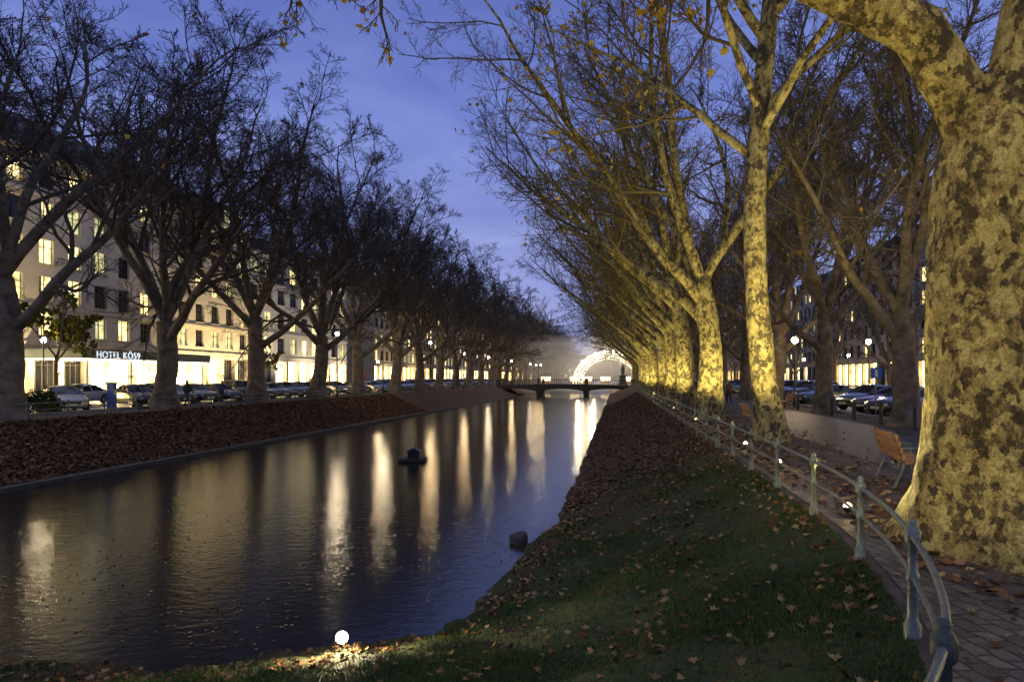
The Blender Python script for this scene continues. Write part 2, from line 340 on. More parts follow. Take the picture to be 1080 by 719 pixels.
n=5200; xx=3.0+np.abs(R.normal(0,1.5,n)); C=np.stack([xx,R.uniform(6.5,60,n),np.full(n,.03)],1); V,F=leaves(C,.11,LS,.25); mb.add(V,F,0)
n=320; C=np.stack([R.uniform(2.3,7,n),R.uniform(2,8,n),np.full(n,.03)],1)
C=C[C[:,0]>np.interp(C[:,1],[2,3.2,5.6,8.1],[.6,1.6,2.4,2.8])]; V,F=leaves(C,.085,LT,.25); mb.add(V,F,0)
mb.obj('fallen_leaves',[M_fall,M_fall_r])
mb=MB(); C=bank_samples(40000,d_left)+np.array([0,0,.03]); V,F=leaves(C,.15,LS,.4); mb.add(V,F)
mb.obj('fallen_leaves',[M_fall_r])
n=900; C=np.stack([R.uniform(-16,-2.2,n),9.3+R.exponential(5,n),np.full(n,WZ+.006)],1); C=C[(C[:,0]<-5)|(C[:,1]>13.5)]
V,F=leaves(C,.06,LS,.02); mb=MB(); mb.add(V,F); mb.obj('floating_leaves',[M_fall])
def d_gr(x,y,s):
    p=np.clip(.35+.9*np.sin(x*1.1+1.3*y)*np.sin(y*.7-x*.9+1),.1,1)
    return np.where((x>-9)&(y<26),p*np.where(s>.9,.4,1)/np.maximum(1,(y/8))**1.3,0)
n=190000; C=bank_samples(n,d_gr); h=R.uniform(.02,.075,n); a=R.uniform(0,6.28,n); wd=.005
dx=np.stack([np.cos(a),np.sin(a),0*a],1)*wd; lean=R.normal(0,.028,(n,3)); lean[:,2]=h
V=np.stack([C-dx,C+dx,C+lean],1).reshape(-1,3); mb=MB(); mb.add(V,np.arange(n*3).reshape(n,3))
M_gr=leafmat('grass_blade',[(.05,.09,.024),(.075,.11,.03),(.035,.065,.02),(.10,.10,.038)],0)
mb.obj('grass',[M_gr])

# ------------------------------------------------------------------ trees
def resample(pts,n):
    P=np.array(pts,float); out=[]
    for i in range(len(P)-1):
        p0=P[max(i-1,0)];p1=P[i];p2=P[i+1];p3=P[min(i+2,len(P)-1)]
        for t in np.linspace(0,1,8,endpoint=False): out.append(.5*((2*p1)+(-p0+p2)*t+(2*p0-5*p1+4*p2-p3)*t*t+(-p0+3*p1-3*p2+p3)*t**3))
    out.append(P[-1]); P=np.array(out); L=np.r_[0,np.cumsum(np.linalg.norm(np.diff(P,axis=0),axis=1))]
    return np.stack([np.interp(np.linspace(0,L[-1],n+1),L,P[:,k]) for k in range(3)],1)
def grow(P,D,L,r0,r1,n,wander,up,bias,rng):
    pts=[P]; st=(L/n)[:,None]; D=nrm(D)
    for i in range(n):
        D=nrm(D+rng.normal(0,wander,D.shape)+np.array([0,0,up])+np.array(bias))
        P=P+D*st; pts.append(P)
    t=np.linspace(0,1,n+1)[None]
    return np.stack(pts,1), r0[:,None]*(1-t)+r1[:,None]*t
def kids(P,r,k,tmin,tmax,ang,lfrac,rng,rf=.6,rmin=.005):
    B,m,_=P.shape; n=m-1
    L=np.linalg.norm(np.diff(P,axis=1),axis=-1).sum(1)
    t=tmin+(tmax-tmin)*(np.arange(k)[None]+rng.random((B,k)))/k
    f=np.clip(t*n,0,n-1e-4); i=f.astype(int); u=(f-i)[...,None]; b=np.arange(B)[:,None]
    pos=P[b,i]*(1-u)+P[b,i+1]*u; dr=nrm(P[b,i+1]-P[b,i]); rr=r[b,i]*(1-u[...,0])+r[b,i+1]*u[...,0]
    rv=rng.normal(0,1,pos.shape); 
    pp=nrm(np.cross(dr,rv)); a=(ang+rng.normal(0,.18,(B,k)))[...,None]
    D=np.cos(a)*dr+np.sin(a)*pp
    ln=L[:,None]*lfrac*(1.2-.75*t)*rng.uniform(.65,1.25,(B,k))
    r0=np.maximum(rr*rf*rng.uniform(.75,1.1,(B,k)),rmin)
    return pos.reshape(-1,3),D.reshape(-1,3),ln.ravel(),r0.ravel()
def lumpy_trunk(path,rad,n,rng=R,amp=.05,seed=0):
    P=np.array(path); V,F=tubes(P[None],np.array(rad)[None],n)
    V=V.reshape(len(P),n,3); c=P[:,None,:]; a=np.arange(n)/n*2*np.pi; z=P[:,2][:,None]
    lob=.5*(np.sin(3*a+seed)+np.sin(5*a+2*seed+1)*.7)[None]*np.exp(-z/.55)*.32
    l2=amp*(np.sin(2*a[None]+z*1.9+seed)+.7*np.sin(4*a[None]-z*3.1+seed*2)+.5*np.sin(7*a[None]+z*5.3)+.35*np.sin(11*a[None]-z*9.)+.3*np.sin(3*a[None]+z*13+seed))
    V=c+(V-c)*(1+lob+l2)[...,None]
    return V.reshape(-1,3),F
def tree_mesh(name,seed,trunk,rad,limbs,bias=(0,0,0),ks=(10,9,7,4),bk=None,tw=None,nleaf=0,leafsize=.15,lt=LS,leafm=None,tsides=14,up1=.03,lump=.04,thr=.0,rmins=(.03,.014,.0085,.006),trn=24,lfr=(.46,.44,.46,.5),manual=None,twd=0.0):
    rng=np.random.default_rng(seed); mb=MB()
    P=resample(trunk,trn); zz=np.linspace(0,1,trn+1); r=np.interp(zz,np.linspace(0,1,len(rad)),rad)
    V,F=lumpy_trunk(P,r,tsides,amp=lump,seed=seed*1.7); mb.add(V,F,0,True)
    n=12; LP=[];LR=[]
    for (h,az,tilt,L,rr) in limbs:
        i=np.argmin(np.abs(P[:,2]-h)); p=P[i]
        a=math.radians(az); t=math.radians(tilt); D=np.array([[math.sin(t)*math.cos(a),math.sin(t)*math.sin(a),math.cos(t)]])
        q,rq=grow(p[None],D,np.array([L]),np.array([rr]),np.array([.03]),n,.085,up1,bias,rng); LP.append(q[0]); LR.append(rq[0])
    if manual:
        for pts,ra,rb in manual:
            q=resample(pts,n); q[2:-1]+=rng.normal(0,.04,q[2:-1].shape); LP.append(q); LR.append(np.linspace(ra,rb,n+1))
    P1=np.array(LP); r1=np.array(LR); V,F=tubes(P1,r1,max(8,tsides//2)); mb.add(V,F,0,True)
    p,D,L,r0=kids(P1,r1,ks[0],.22,1.0,.75,lfr[0],rng,.55,rmins[0]); P2,r2=grow(p,D,L,r0,np.full(len(L),rmins[0]*.5),8,.12,.035,(0,0,0),rng)
    V,F=tubes(P2,r2,6); mb.add(V,F,2,True)
    p,D,L,r0=kids(P2,r2,ks[1],.15,1.0,.75,lfr[1],rng,.55,rmins[1]); P3,r3=grow(p,D,L,r0,np.full(len(L),rmins[1]*.55),5,.15,.02+twd,(0,0,0),rng)
    V,F=tubes(P3,r3,4); mb.add(V,F,2,True)
    p,D,L,r0=kids(P3,r3,ks[2],.12,1.0,.7,lfr[2],rng,.6,rmins[2]); P4,r4=grow(p,D,L,np.minimum(r0,max(.02,rmins[2])),np.full(len(L),rmins[2]*.7),3,.16,.0+twd,(0,0,0),rng)
    V,F=tubes(P4,r4,3); mb.add(V,F,2,True); P5=P4
    if ks[3]:
        p,D,L,r0=kids(P4,r4,ks[3],.25,1.0,.65,lfr[3],rng,.7,rmins[3]); P5,r5=grow(p,D,L,np.minimum(r0,.012),np.full(len(L),rmins[3]*.7),2,.15,-.03+twd,(0,0,0),rng)
        V,F=tubes(P5,r5,3); mb.add(V,F,2,True)
    mats=[bk or M_bark,leafm or M_leaf,tw or M_twig]
    if nleaf:
        T=P5[:,-1]; f=np.sin(T[:,0]*.9+seed)*np.sin(T[:,1]*.8)*np.sin(T[:,2]*.7+1)+rng.normal(0,.15,len(T))
        c=T[f>thr]; c=c[rng.choice(len(c),min(nleaf,len(c)),replace=False)]
        V,F=leaves(c,leafsize,lt,rng=rng,droop=True); mb.add(V,F,1)
    return mb.mesh(name,mats)

def trunk_pts(h,lean=0,sw=.25): return [(0,0,-.2),(lean*.1,0,h*.2),(lean*.4+sw*.5,sw*.3,h*.55),(lean,-sw*.2,h)]
LOD=dict(ks=(8,6,6,0),rmins=(.05,.03,.022,.0),lfr=(.46,.46,.6,0),tsides=8)
RT=[];LTm=[];RTf=[];LTf=[]
rspec=[
 (23,trunk_pts(6,-.4),[.8,.56,.5,.47,.44,.4],[(4.3,170,46,17,.3),(5,215,40,16,.27),(5.6,130,32,16,.26),(6,250,24,15,.24),(6,20,22,15,.24),(5.8,70,34,12,.2),(6,190,14,16,.26)]),
 (37,trunk_pts(8,-.9),[.82,.54,.5,.45,.42,.38],[(4.6,195,50,16,.27),(6,160,44,16,.26),(7,230,34,14,.22),(8,110,26,14,.22),(8,180,22,14,.22),(8,345,26,12,.2),(8,280,24,12,.2)])]
for i,(sd,tr,ra,lm) in enumerate(rspec):
    RT.append(tree_mesh('plane_tree_r%d'%i,sd,tr,ra,lm,bias=(-.012,0,0),nleaf=650,leafsize=.16,thr=.2,ks=(12,9,7,4)))
    RTf.append(tree_mesh('plane_tree_rf%d'%i,sd,tr,ra,lm,bias=(-.012,0,0),nleaf=60,leafsize=.22,thr=.1,**LOD))
slim=tree_mesh('plane_tree_slim',11,[(.15,0,-.2),(-.05,0,1.5),(-.28,0,4),(-.35,0,7),(-.15,.1,10),(.2,.2,14),(.3,.2,17)],[.58,.38,.35,.33,.32,.31,.30,.28,.25,.22,.19,.15],
 [(8.5,170,50,9,.14),(9.5,230,45,9,.14),(10,20,48,9,.14),(9,300,55,9,.14),(11,120,40,9,.15),(12,200,36,10,.16),(12.5,330,40,9,.15),(14,60,30,9,.14),(15,180,30,9,.13),(16,280,25,8,.12),(16.8,100,10,7,.14)],
 nleaf=3000,leafsize=.16,thr=.1,ks=(10,9,7,4),lump=.03)
lspec=[
 (5,trunk_pts(5,.3),[.8,.55,.5,.47,.45],[(3.8,10,50,12,.26),(4.2,150,42,13,.26),(5,60,30,15,.26),(5,200,30,15,.27),(5,280,26,15,.26),(5,330,42,13,.24),(5,100,12,16,.25)]),
 (8,trunk_pts(6,-.2),[.78,.54,.48,.45,.43],[(3.6,350,52,12,.25),(5,130,34,14,.25),(6,190,28,15,.25),(6,20,28,15,.26),(6,260,32,14,.25),(6,80,22,15,.24),(6,310,14,15,.24)])]
for i,(sd,tr,ra,lm) in enumerate(lspec):
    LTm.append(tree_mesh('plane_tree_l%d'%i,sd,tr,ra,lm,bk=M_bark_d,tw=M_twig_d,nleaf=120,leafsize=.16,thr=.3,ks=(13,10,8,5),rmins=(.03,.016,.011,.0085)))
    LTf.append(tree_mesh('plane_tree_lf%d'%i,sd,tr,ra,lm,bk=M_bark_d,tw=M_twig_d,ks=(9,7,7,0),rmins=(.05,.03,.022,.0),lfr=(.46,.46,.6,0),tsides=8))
def put(me,x,y,sc=1,rz=0,my=1,sxy=1):
    o=newobj('plane_tree',me,loc=(x,y,0)); o.rotation_euler=(0,0,rz); o.scale=(sc*sxy,sc*my*sxy,sc); return o
newobj('plane_tree',slim,loc=(4.45,21.3,0))
for i in range(22):
    yy=32+11*i; src=RT if yy<90 else RTf
    put(src[i%2],4.3+random.uniform(-.25,.25),yy+random.uniform(-.4,.4),random.uniform(.94,1.08),random.uniform(-.3,.3),random.choice([1,-1]))
for i in range(13):
    yy=28+11*i; put((LTm if yy<75 else LTf)[i%2],11.0+random.uniform(-.2,.2),yy,random.uniform(.8,.95),random.uniform(0,6.28),random.choice([1,-1]))
for i in range(8):
    put(LTf[i%2],33,45+22*i,random.uniform(.6,.75),random.uniform(0,6.28))
ys=[27.3,38,48.5,59.5]+[70.5+11*i for i in range(24)]
for i,yy in enumerate(ys):
    put((LTm if yy<100 else LTf)[[1,0][i%2]],-27.3+random.uniform(-.3,.3),yy+random.uniform(-.3,.3) if i>2 else yy,random.uniform(1.03,1.13),random.uniform(-.6,.6),random.choice([1,-1]),1.12)
man=[([(4.15,8.3,4.1),(3.75,8.25,5.05),(3.1,8.15,5.75),(2.3,8.0,6.25),(.6,8.1,7.3),(-1.5,8.6,8.1),(-3.6,9.3,8.5),(-5.2,10.2,8.4)],.31,.05),
     ([(4.3,8.3,4.3),(4.75,8.3,6.3),(5.1,8.5,9),(5.0,9.3,13),(4.6,9.6,17)],.46,.08),
     ([(3.0,8.15,5.8),(2.6,8.7,7.5),(1.6,10.0,9.6),(.6,12,11.5)],.17,.04),
     ([(4.9,8.4,7.5),(5.8,9.5,9.5),(6.6,11.5,11),(7.0,14,12.4)],.2,.04),
     ([(4.9,8.4,7.9),(3.6,10,10),(2.4,12.5,12.2),(1.2,15,14)],.2,.04),
     ([(5.0,9,11.5),(3.2,9.2,14),(0,10,17)],.15,.04)]
mm=tree_mesh('plane_tree_near',3,[(4.08,8.3,-.3),(4.1,8.3,1.0),(4.12,8.3,2.6),(4.17,8.3,4.4),(4.28,8.3,5.1)],[1.0,.86,.74,.68,.655,.64,.63,.62,.62,.6,.58,.5,.42],[],manual=man,bk=M_bark_near,nleaf=2200,leafsize=.12,lt=LT,thr=-.1,tsides=64,lump=.03,trn=70,ks=(11,8,6,3),rmins=(.022,.010,.0055,.0038),lfr=(.30,.42,.46,.5),twd=-.05)
newobj('plane_tree',mm)
st=tree_mesh('street_tree_m',51,[(0,0,-.1),(0,0,1.5),(.05,0,3)],[.14,.12,.11],[(2.6,0,40,3.6,.07),(2.8,120,38,3.8,.07),(3,240,36,3.8,.07),(3,60,12,4.6,.07)],nleaf=9000,leafsize=.2,thr=-.5,ks=(8,7,6,4),leafm=M_leafg,lt=LS,bk=M_bark_d,tw=M_twig_d)
for (x_,y_,s_) in [(-43,47,1.15),(-45.5,41,1.1),(-46,84,.9)]:
    newobj('street_tree',st,loc=(x_,y_,0)).scale=(s_,s_,s_)
def bush(x,y,r,h):
    n=2600; u=nrm(R.normal(0,1,(n,3)))*R.uniform(.65,1,(n,1)); u[:,2]=np.abs(u[:,2]); f=1+.18*np.sin(u[:,0]*6)*np.sin(u[:,1]*5+1)
    C=u*f[:,None]*np.array([r,r,h]); V,F=leaves(C,.11,LS,1.0); mb=MB(); mb.add(V,F)
    for i in range(8):
        a=i*.8; mb.tube([(0,0,0),(.3*r*math.cos(a),.3*r*math.sin(a),.5*h),(.7*r*math.cos(a),.7*r*math.sin(a),.8*h)],.02,5,1)
    o=mb.obj('evergreen_bush',[M_gr,M_bark_d],loc=(x,y,0))
bush(-29.6,31.5,1.0,1.3); bush(-30.4,29.8,1.1,1.5); bush(-47,60,.8,1.2)

# ------------------------------------------------------------------ railing
def railing(path,step,name):
    L=np.r_[0,np.cumsum(np.linalg.norm(np.diff(path,axis=0),axis=1))]
    mb=MB(); n=int(L[-1]/step)
    for i in range(n+1):
        px=np.interp(i*step,L,path[:,0]); py=np.interp(i*step,L,path[:,1])
        mb.lathe([(.06,-.1),(.06,.09),(.045,.11),(.038,.16),(.034,.40),(.046,.42),(.046,.46),(.034,.48),(.032,.66),(.05,.68),(.056,.72),(.056,.77),(.04,.80),(.03,.81),(.035,.835),(.02,.86),(.001,.865)],(px,py,0),12)
    nn=int(L[-1]/.3); u=np.linspace(0,L[-1],nn)
    P=np.stack([np.interp(u,L,path[:,0]),np.interp(u,L,path[:,1]),np.full(nn,.735)],1)
    mb.tube(P,.022,8); P2=P.copy(); P2[:,2]=.44; mb.tube(P2,.018,8)
    return mb.obj(name,[M_iron])
i0=np.argmin((O[:,0]-1.43)**2+(O[:,1]-3.2)**2); i1=np.argmax((O[:,1]<150))
railing(O[i1:i0+1][::-1],2.33,'iron_railing')
j1=np.argmin(np.abs(O[:,0]+10)); railing(O[i0:j1],2.33,'iron_railing')
lf=np.where((O[:,0]<-25.8)&(O[:,1]>12)&(O[:,1]<150))[0]; railing(O[lf],2.33,'iron_railing')

# ------------------------------------------------------------------ lights
def spot(loc,tgt,e,col=(1,.70,.30),ang=100,parent=None,rad=.08,blend=.8):
    l=bpy.data.lights.new('lamp_light','SPOT'); l.energy=e; l.color=col; l.spot_size=math.radians(ang); l.spot_blend=blend; l.shadow_soft_size=rad
    o=newobj('lamp_light',l); o.location=loc; dvec=Vector(tgt)-Vector(loc); o.rotation_euler=dvec.to_track_quat('-Z','Y').to_euler()
    if parent: o.parent=parent
    return o
YEL=(1,.79,.29)
def floodlight(x,y,tgt,e,z=.12,col=YEL,ang=110):
    root=newobj('ground_floodlight',None)
    mb=MB(); mb.box((x,y,z/2),(.03,.03,z),0); mb.box((x,y,.02),(.16,.16,.04),0)
    mb.lathe([(.02,z-.05),(.05,z-.04),(.062,z+.0),(.062,z+.02)],(x,y,0),14,0)
    mb.lathe([(.056,z+.02),(.05,z+.05),(.03,z+.07),(.001,z+.08)],(x,y,0),14,1)
    mb.obj('housing',[M_black,M_flood],parent=root)
    s_=spot((x,y,z+.12),tgt,e,col,ang); s_.parent=root
    return root
floodlight(3.12,9.9,(3.8,8.6,3.0),800,ang=135)
floodlight(3.35,14.9,(4.0,19.5,8),2400)
floodlight(3.4,18.9,(4.1,21.0,9),2000)
for i in range(9):
    yy=32+11*i; floodlight(3.3,yy-2.6,(3.4,yy-.2,8),2500)
floodlight(6.2,30,(4.0,33,9),1500); floodlight(6.4,17,(5.5,22,9),2200)
def edge_lamp():
    root=newobj('canal_floodlight',None)
    mb=MB(); c=np.array([-3.97,9.5,-1.90]); 
    m2=MB(); m2.lathe([(.001,-.12),(.04,-.11),(.07,-.03),(.088,0),(.09,.012)],n=20,mi=0); m2.lathe([(.001,.04),(.03,.038),(.06,.03),(.086,.008)],n=20,mi=1)
    D=Vector((.36,-.80,.50)).normalized(); q=D.to_track_quat('Z','Y').to_matrix().to_4x4(); q.translation=c; m2.xform(q)
    mb.parts+=m2.parts; mb.box((c[0],c[1]+.05,c[2]-.15),(.04,.04,.2),0); mb.obj('housing',[M_black,emis('edge_glass',(1,.84,.55),120)],parent=root)
    s_=spot(tuple(c+np.array(D)*.15+np.array([0,0,.10])),tuple(c+np.array(D)*3),480,(1,.80,.45),178,rad=.06,blend=.3); s_.parent=root
edge_lamp()
def street_lamp(x,y,h,mat=M_lamp,two=False,r=.2):
    mb=MB(); mb.lathe([(.16,0),(.16,.3),(.10,.36),(.075,.9),(.06,1.0),(.045,h-.5),(.05,h-.45),(.03,h-.3)],(x,y,0),10)
    if two:
        for sx in(-.5,.5):
            mb.tube([(x,y,h-.5),(x+sx*.6,y,h-.35),(x+sx,y,h-.45)],.025,6); mb.ball((x+sx,y,h-.25),r,1,8); mb.lathe([(.1,h-.45),(.05,h-.5)],(x+sx,y,0),8)
    else:
        mb.lathe([(.09,h-.36),(.11,h-.3)],(x,y,0),10); mb.ball((x,y,h-.12),r,1,8); mb.lathe([(.12,h+.06),(.05,h+.14),(.001,h+.2)],(x,y,0),10)
    return mb.obj('street_lamp',[M_black,mat])
for x_,y_,h_,m_ in [(-26.4,62,6.2,M_lampw),(-26.4,75,6.3,M_lampw),(-26.4,95,7,M_lamp),(-26.4,117,6.2,M_lamp),(-26.4,140,6.2,M_lampw),(-26.4,172,6.2,M_lamp),(-26.4,210,6.2,M_lampw),
                 (18.6,64,4.6,M_lampw),(19.5,57,4.8,M_lamp),(11.3,46,4.4,M_lamp),(11.3,76,4.4,M_lamp),(11.3,108,4.4,M_lamp),(31,48,5,M_lampw),(31,62,5,M_lamp),(31,80,5,M_lamp),(31,98,5,M_lampw),(31,120,5,M_lampw),(31,28,5,M_lamp),(7.2,150,5,M_lamp),(5.6,185,5,M_lampw),(-45,100,5,M_lampw),(-45,125,5,M_lamp),(-45,48,5,M_lampw),(-36,36,7,M_lamp)]:  # last lamp, over the left road, is added to light the left trunks
    street_lamp(x_,y_,h_,m_,r=.2)
sl=street_lamp(-1.0,-3.5,5.4,M_black)
mb=MB(); mb.ball((0,0,0),.2,0,14); g_=mb.obj('globe',[emis('globe_near',(1,.75,.4),6)],parent=sl,loc=(-1.0,-3.5,5.28))
s_=spot((-.85,-3.1,5.1),(4.1,8.3,3.4),4200,YEL,38,rad=.15,blend=.6); s_.parent=sl
s_=spot((-.85,-3.1,5.2),(-1,8.6,8.2),1500,YEL,60,rad=.15,blend=.6); s_.parent=sl

# ------------------------------------------------------------------ buildings
M_curt=simple('curtain',(.3,.25,.16),.8,var=.2)
def building(name,X,face,Y0,Y1,floors,bay,ww,wall,lit=.3,roofh=4,depth=15,seed=1,dorm=True,litm=(2,3)):
    rg=random.Random(seed); root=newobj(name,None); mb=MB(); nb=max(1,int(round((Y1-Y0)/bay))); bw=(Y1-Y0)/nb
    def P(y,z,d): return (X-face*d,y,z)
    def q(y0,y1,z0,z1,d,mi): mb.quad(P(y0,z0,d),P(y1,z0,d),P(y1,z1,d),P(y0,z1,d),mi)
    z=0
    for fi,(h,sill,wh,typ) in enumerate(floors):
        for b in range(nb):
            a=Y0+b*bw; e=a+bw; w_=ww if typ!='shop' else bw-.7
            wa=a+(bw-w_)/2; wb=wa+w_; z0=z+sill; z1=z0+wh
            q(a,wa,z,z+h,0,0); q(wb,e,z,z+h,0,0); q(wa,wb,z,z0,0,0); q(wa,wb,z1,z+h,0,0)
            D=.32 if typ!='shop' else .6
            mb.quad(P(wa,z0,0),P(wa,z1,0),P(wa,z1,D),P(wa,z0,D),0); mb.quad(P(wb,z0,0),P(wb,z1,0),P(wb,z1,D),P(wb,z0,D),0)
            mb.quad(P(wa,z0,0),P(wb,z0,0),P(wb,z0,D),P(wa,z0,D),0); mb.quad(P(wa,z1,0),P(wb,z1,0),P(wb,z1,D),P(wa,z1,D),0)
            if typ=='shop': mi=6 if rg.random()<.8 else 1
            else:
                t=rg.random(); mi=litm[0] if t<lit*.6 else (litm[1] if t<lit else 1)
            cw=(wb-wa)
            if mi in(2,3) and rg.random()<.6:
                c=wa+cw*rg.uniform(.2,.4); q(wa,c,z0,z1,D,7); q(c,wb,z0,z1,D,mi)
            else: q(wa,wb,z0,z1,D,mi)
            xm=X-face*(D-.04)
            nm=1 if typ!='shop' else 3
            for k in range(nm+2):
                yy=wa+cw*k/(nm+1); mb.box((xm,yy,(z0+z1)/2),(.07,.07,wh-.01),4)
            mb.box((xm,(wa+wb)/2,z0+wh*.68),(.06,cw-.08,.06),4)
            if typ!='shop': mb.box((X+face*.06,(wa+wb)/2,z0-.06),(.16,cw+.25,.10),0)
            if typ=='balc': 
                for k in range(9): mb.box((X+face*.12,wa+cw*k/8,z0+.45),(.025,.025,.9),4)
                mb.box((X+face*.12,(wa+wb)/2,z0+.92),(.05,cw+.1,.04),4)
        z+=h
        if fi in(0,1) or fi==len(floors)-2: mb.box((X+face*.09,(Y0+Y1)/2,z),(.22,Y1-Y0+.1,.28),0)
    H=z; mb.box((X+face*.22,(Y0+Y1)/2,H+.2),(.75,Y1-Y0+.3,.4),0)
    Xb=X-face*depth
    for yy in(Y0,Y1): mb.quad((X,yy,0),(Xb,yy,0),(Xb,yy,H),(X,yy,H),0)
    mb.quad((Xb,Y0,0),(Xb,Y1,0),(Xb,Y1,H),(Xb,Y0,H),0)
    a=(X-face*.2); b_=X-face*2.6; Ht=H+roofh
    mb.quad((a,Y0,H+.3),(a,Y1,H+.3),(b_,Y1,Ht),(b_,Y0,Ht),5); mb.quad((b_,Y0,Ht),(b_,Y1,Ht),(Xb,Y1,Ht),(Xb,Y0,Ht),5)
    for yy in(Y0,Y1): mb.quad((a,yy,H),(Xb,yy,H),(Xb,yy,Ht),(b_,yy,Ht),0)
    if dorm:
        for b in range(nb):
            yc=Y0+(b+.5)*bw; 
            if roofh<2.5: continue
            mb.box((X-face*1.5,yc,H+1.75),(2.2,1.5,2.0),5); mb.box((X-face*.38,yc,H+1.75),(.06,1.2,1.5),1 if rg.random()>.15 else 3); mb.box((X-face*.34,yc,H+1.75),(.06,.07,1.5),4)
    for b in range(max(1,nb//5)): mb.box((X-face*7,Y0+(b+.5)*(Y1-Y0)/max(1,nb//5),Ht+1),(1.4,.9,2.2),0)
    mb.obj('facade',[wall,M_glass,M_litA,M_litB,M_frame,M_roof,M_shop,M_curt],parent=root)
    return root
FH=[(5.0,.5,3.8,'shop'),(3.4,.8,2.1,'w'),(3.4,.5,2.3,'balc'),(3.4,.6,2.2,'w'),(3.4,.6,2.2,'w'),(3.4,.6,2.1,'w')]
hotel=building('hotel_building',-52,1,34,91,FH,3.35,1.65,M_stucco,lit=.6,roofh=4.2,seed=4)
building('office_building',-52,1,-10,33.7,FH,3.6,1.9,M_stuc2,lit=.3,roofh=4,seed=5)
building('department_store',-52.5,1,91.3,128,[(5,.4,4,'shop')]+[(3.8,.7,2.4,'w')]*4,4,2.4,M_stuc2,lit=.5,roofh=3,seed=6)
building('office_building',-52,1,142,190,[(5,.4,4,'shop')]+[(3.6,.7,2.2,'w')]*5,3.5,2.0,M_stuc3,lit=.35,roofh=3,seed=7)
building('office_building',-52,1,191,260,[(5,.4,4,'shop')]+[(3.6,.7,2.2,'w')]*5,4,2.4,M_stuc4,lit=.4,roofh=3,seed=8)
building('office_building',-52,1,262,420,[(5,.4,4,'shop')]+[(3.6,.7,2.2,'w')]*5,5,2.8,M_stuc3,lit=.3,roofh=3,seed=9)
rb=[(-20,22,M_stuc3),(22.3,52,M_stuc4),(52.3,78,M_stuc3),(78.3,112,M_stuc4),(112.3,150,M_stuc3),(162,215,M_stuc4),(215.3,300,M_stuc3),(300,420,M_stuc4)]
for i,(a,b,mt) in enumerate(rb):
    building('commercial_building',45+(i%2)*.3,-1,a,b,[(5,.4,4,'shop')]+[(3.5,.7,2.2,'w')]*(5 if i%3 else 4),3.6,2.0,mt,lit=.22,roofh=3.6,seed=20+i)
mb=MB(); 
for i in range(18):
    x0=-120+i*14; mb.box((x0,470+random.uniform(-10,10),random.uniform(7,10)),(14,14,random.uniform(16,22)),0)
    for k in range(5):
        for f in range(4): mb.box((x0-5+k*2.5,459,3+f*3.6),(1.2,1,1.6),1 if random.random()<.25 else 2)
mb.obj('distant_buildings',[M_stuc4,M_litB,M_glass])
mb=MB(); mb.box((-48.9,62.5,4.0),(6.0,19.0,.85),0); mb.box((-48.9,62.5,3.55),(5.8,18.8,.05),1)
for yy in(54,59.5,65.5,71): mb.lathe([(.22,0),(.22,.2),(.16,.25),(.15,3.3),(.22,3.5)],(-46.3,yy,.12),12,2)
mb.obj('canopy',[simple('canopy_dark',(.05,.07,.09),.35,.2,var=.1),emis('soffit_light',(1,.80,.45),8.0),simple('column_white',(.7,.66,.58),.5,var=.08)],parent=hotel)
tx=bpy.data.curves.new('sign_text','FONT'); tx.body='HOTEL KÖ59'; tx.size=.88; tx.extrude=.03; tx.space_character=1.12
to=newobj('sign_text',tx,parent=hotel); to.location=(-45.85,54.6,3.67); to.rotation_euler=(math.radians(90),0,math.radians(90)); tx.materials.append(emis('sign_white',(.85,.93,1.0),1.0))
def facade_up(x,y,tgt,e,ang=115,par=hotel,col=(1,.76,.38)):
    mb=MB(); mb.box((x,y,.18),(.3,.5,.12),0); mb.box((x,y,.245),(.2,.4,.012),1); o=mb.obj('uplight',[M_black,M_stall],parent=par)
    s_=spot((x,y,.35),tgt,e,col,ang); s_.parent=par
for i in range(9):
    yy=37+6.6*i; facade_up(-48.4,yy,(-52,yy,6),6500)
for yy in(96,110,124): facade_up(-48.6,yy,(-52,yy,8),4500,col=(1,.84,.58))
for yy in (150,170,200,230): facade_up(-48.6,yy,(-52,yy,8),3500,col=(1,.8,.5))
mb=MB()
for yy in(46,50): mb.box((-45.5,yy,1.2),(.35,.35,2.2),0); mb.box((-45.28,yy,1.2),(.02,.28,1.9),1)
mb.obj('hotel_light_pillars',[M_frame,M_shop],parent=hotel)

# ------------------------------------------------------------------ bridge & lights at far end
mb=MB(); xs=np.linspace(-27,3.6,41)
def arc(x): 
    t=((x+27)/30.6*3)%1.0; return -1.55+1.0*math.sqrt(max(0,1-(2*t-1)**2))
deck=lambda x:.35*math.sin((x+27)/30.6*math.pi)
for yy in(148,158):
    for i in range(40):
        a,b=xs[i],xs[i+1]; mb.quad((a,yy,deck(a)+.12),(b,yy,deck(b)+.12),(b,yy,arc(b)),(a,yy,arc(a)),0)
for i in range(40):
    a,b=xs[i],xs[i+1]; mb.quad((a,148,deck(a)+.12),(b,148,deck(b)+.12),(b,158,deck(b)+.12),(a,158,deck(a)+.12),0); mb.quad((a,148,arc(a)),(b,148,arc(b)),(b,158,arc(b)),(a,158,arc(a)),0)
for xp in(-16.8,-6.6): mb.box((xp,153,-2.2),(.9,9.8,2.2),0)
for yy in(148.2,157.8):
    mb.tube([(x_,yy,deck(x_)+1.1) for x_ in xs],.06,6,1)
    for x_ in np.linspace(-27,3.6,70): mb.box((x_,yy,deck(x_)+.6),(.06,.06,1.0),1)
    for x_ in(-27,-16.8,-6.6,3.6): mb.box((x_,yy,deck(x_)+.75),(.5,.5,1.3),0)
mb.obj('stone_bridge',[M_stone,M_black])
for x_ in(-16.8,-6.6): street_lamp(x_,148.2,4.9,M_lamp,two=True,r=.13)
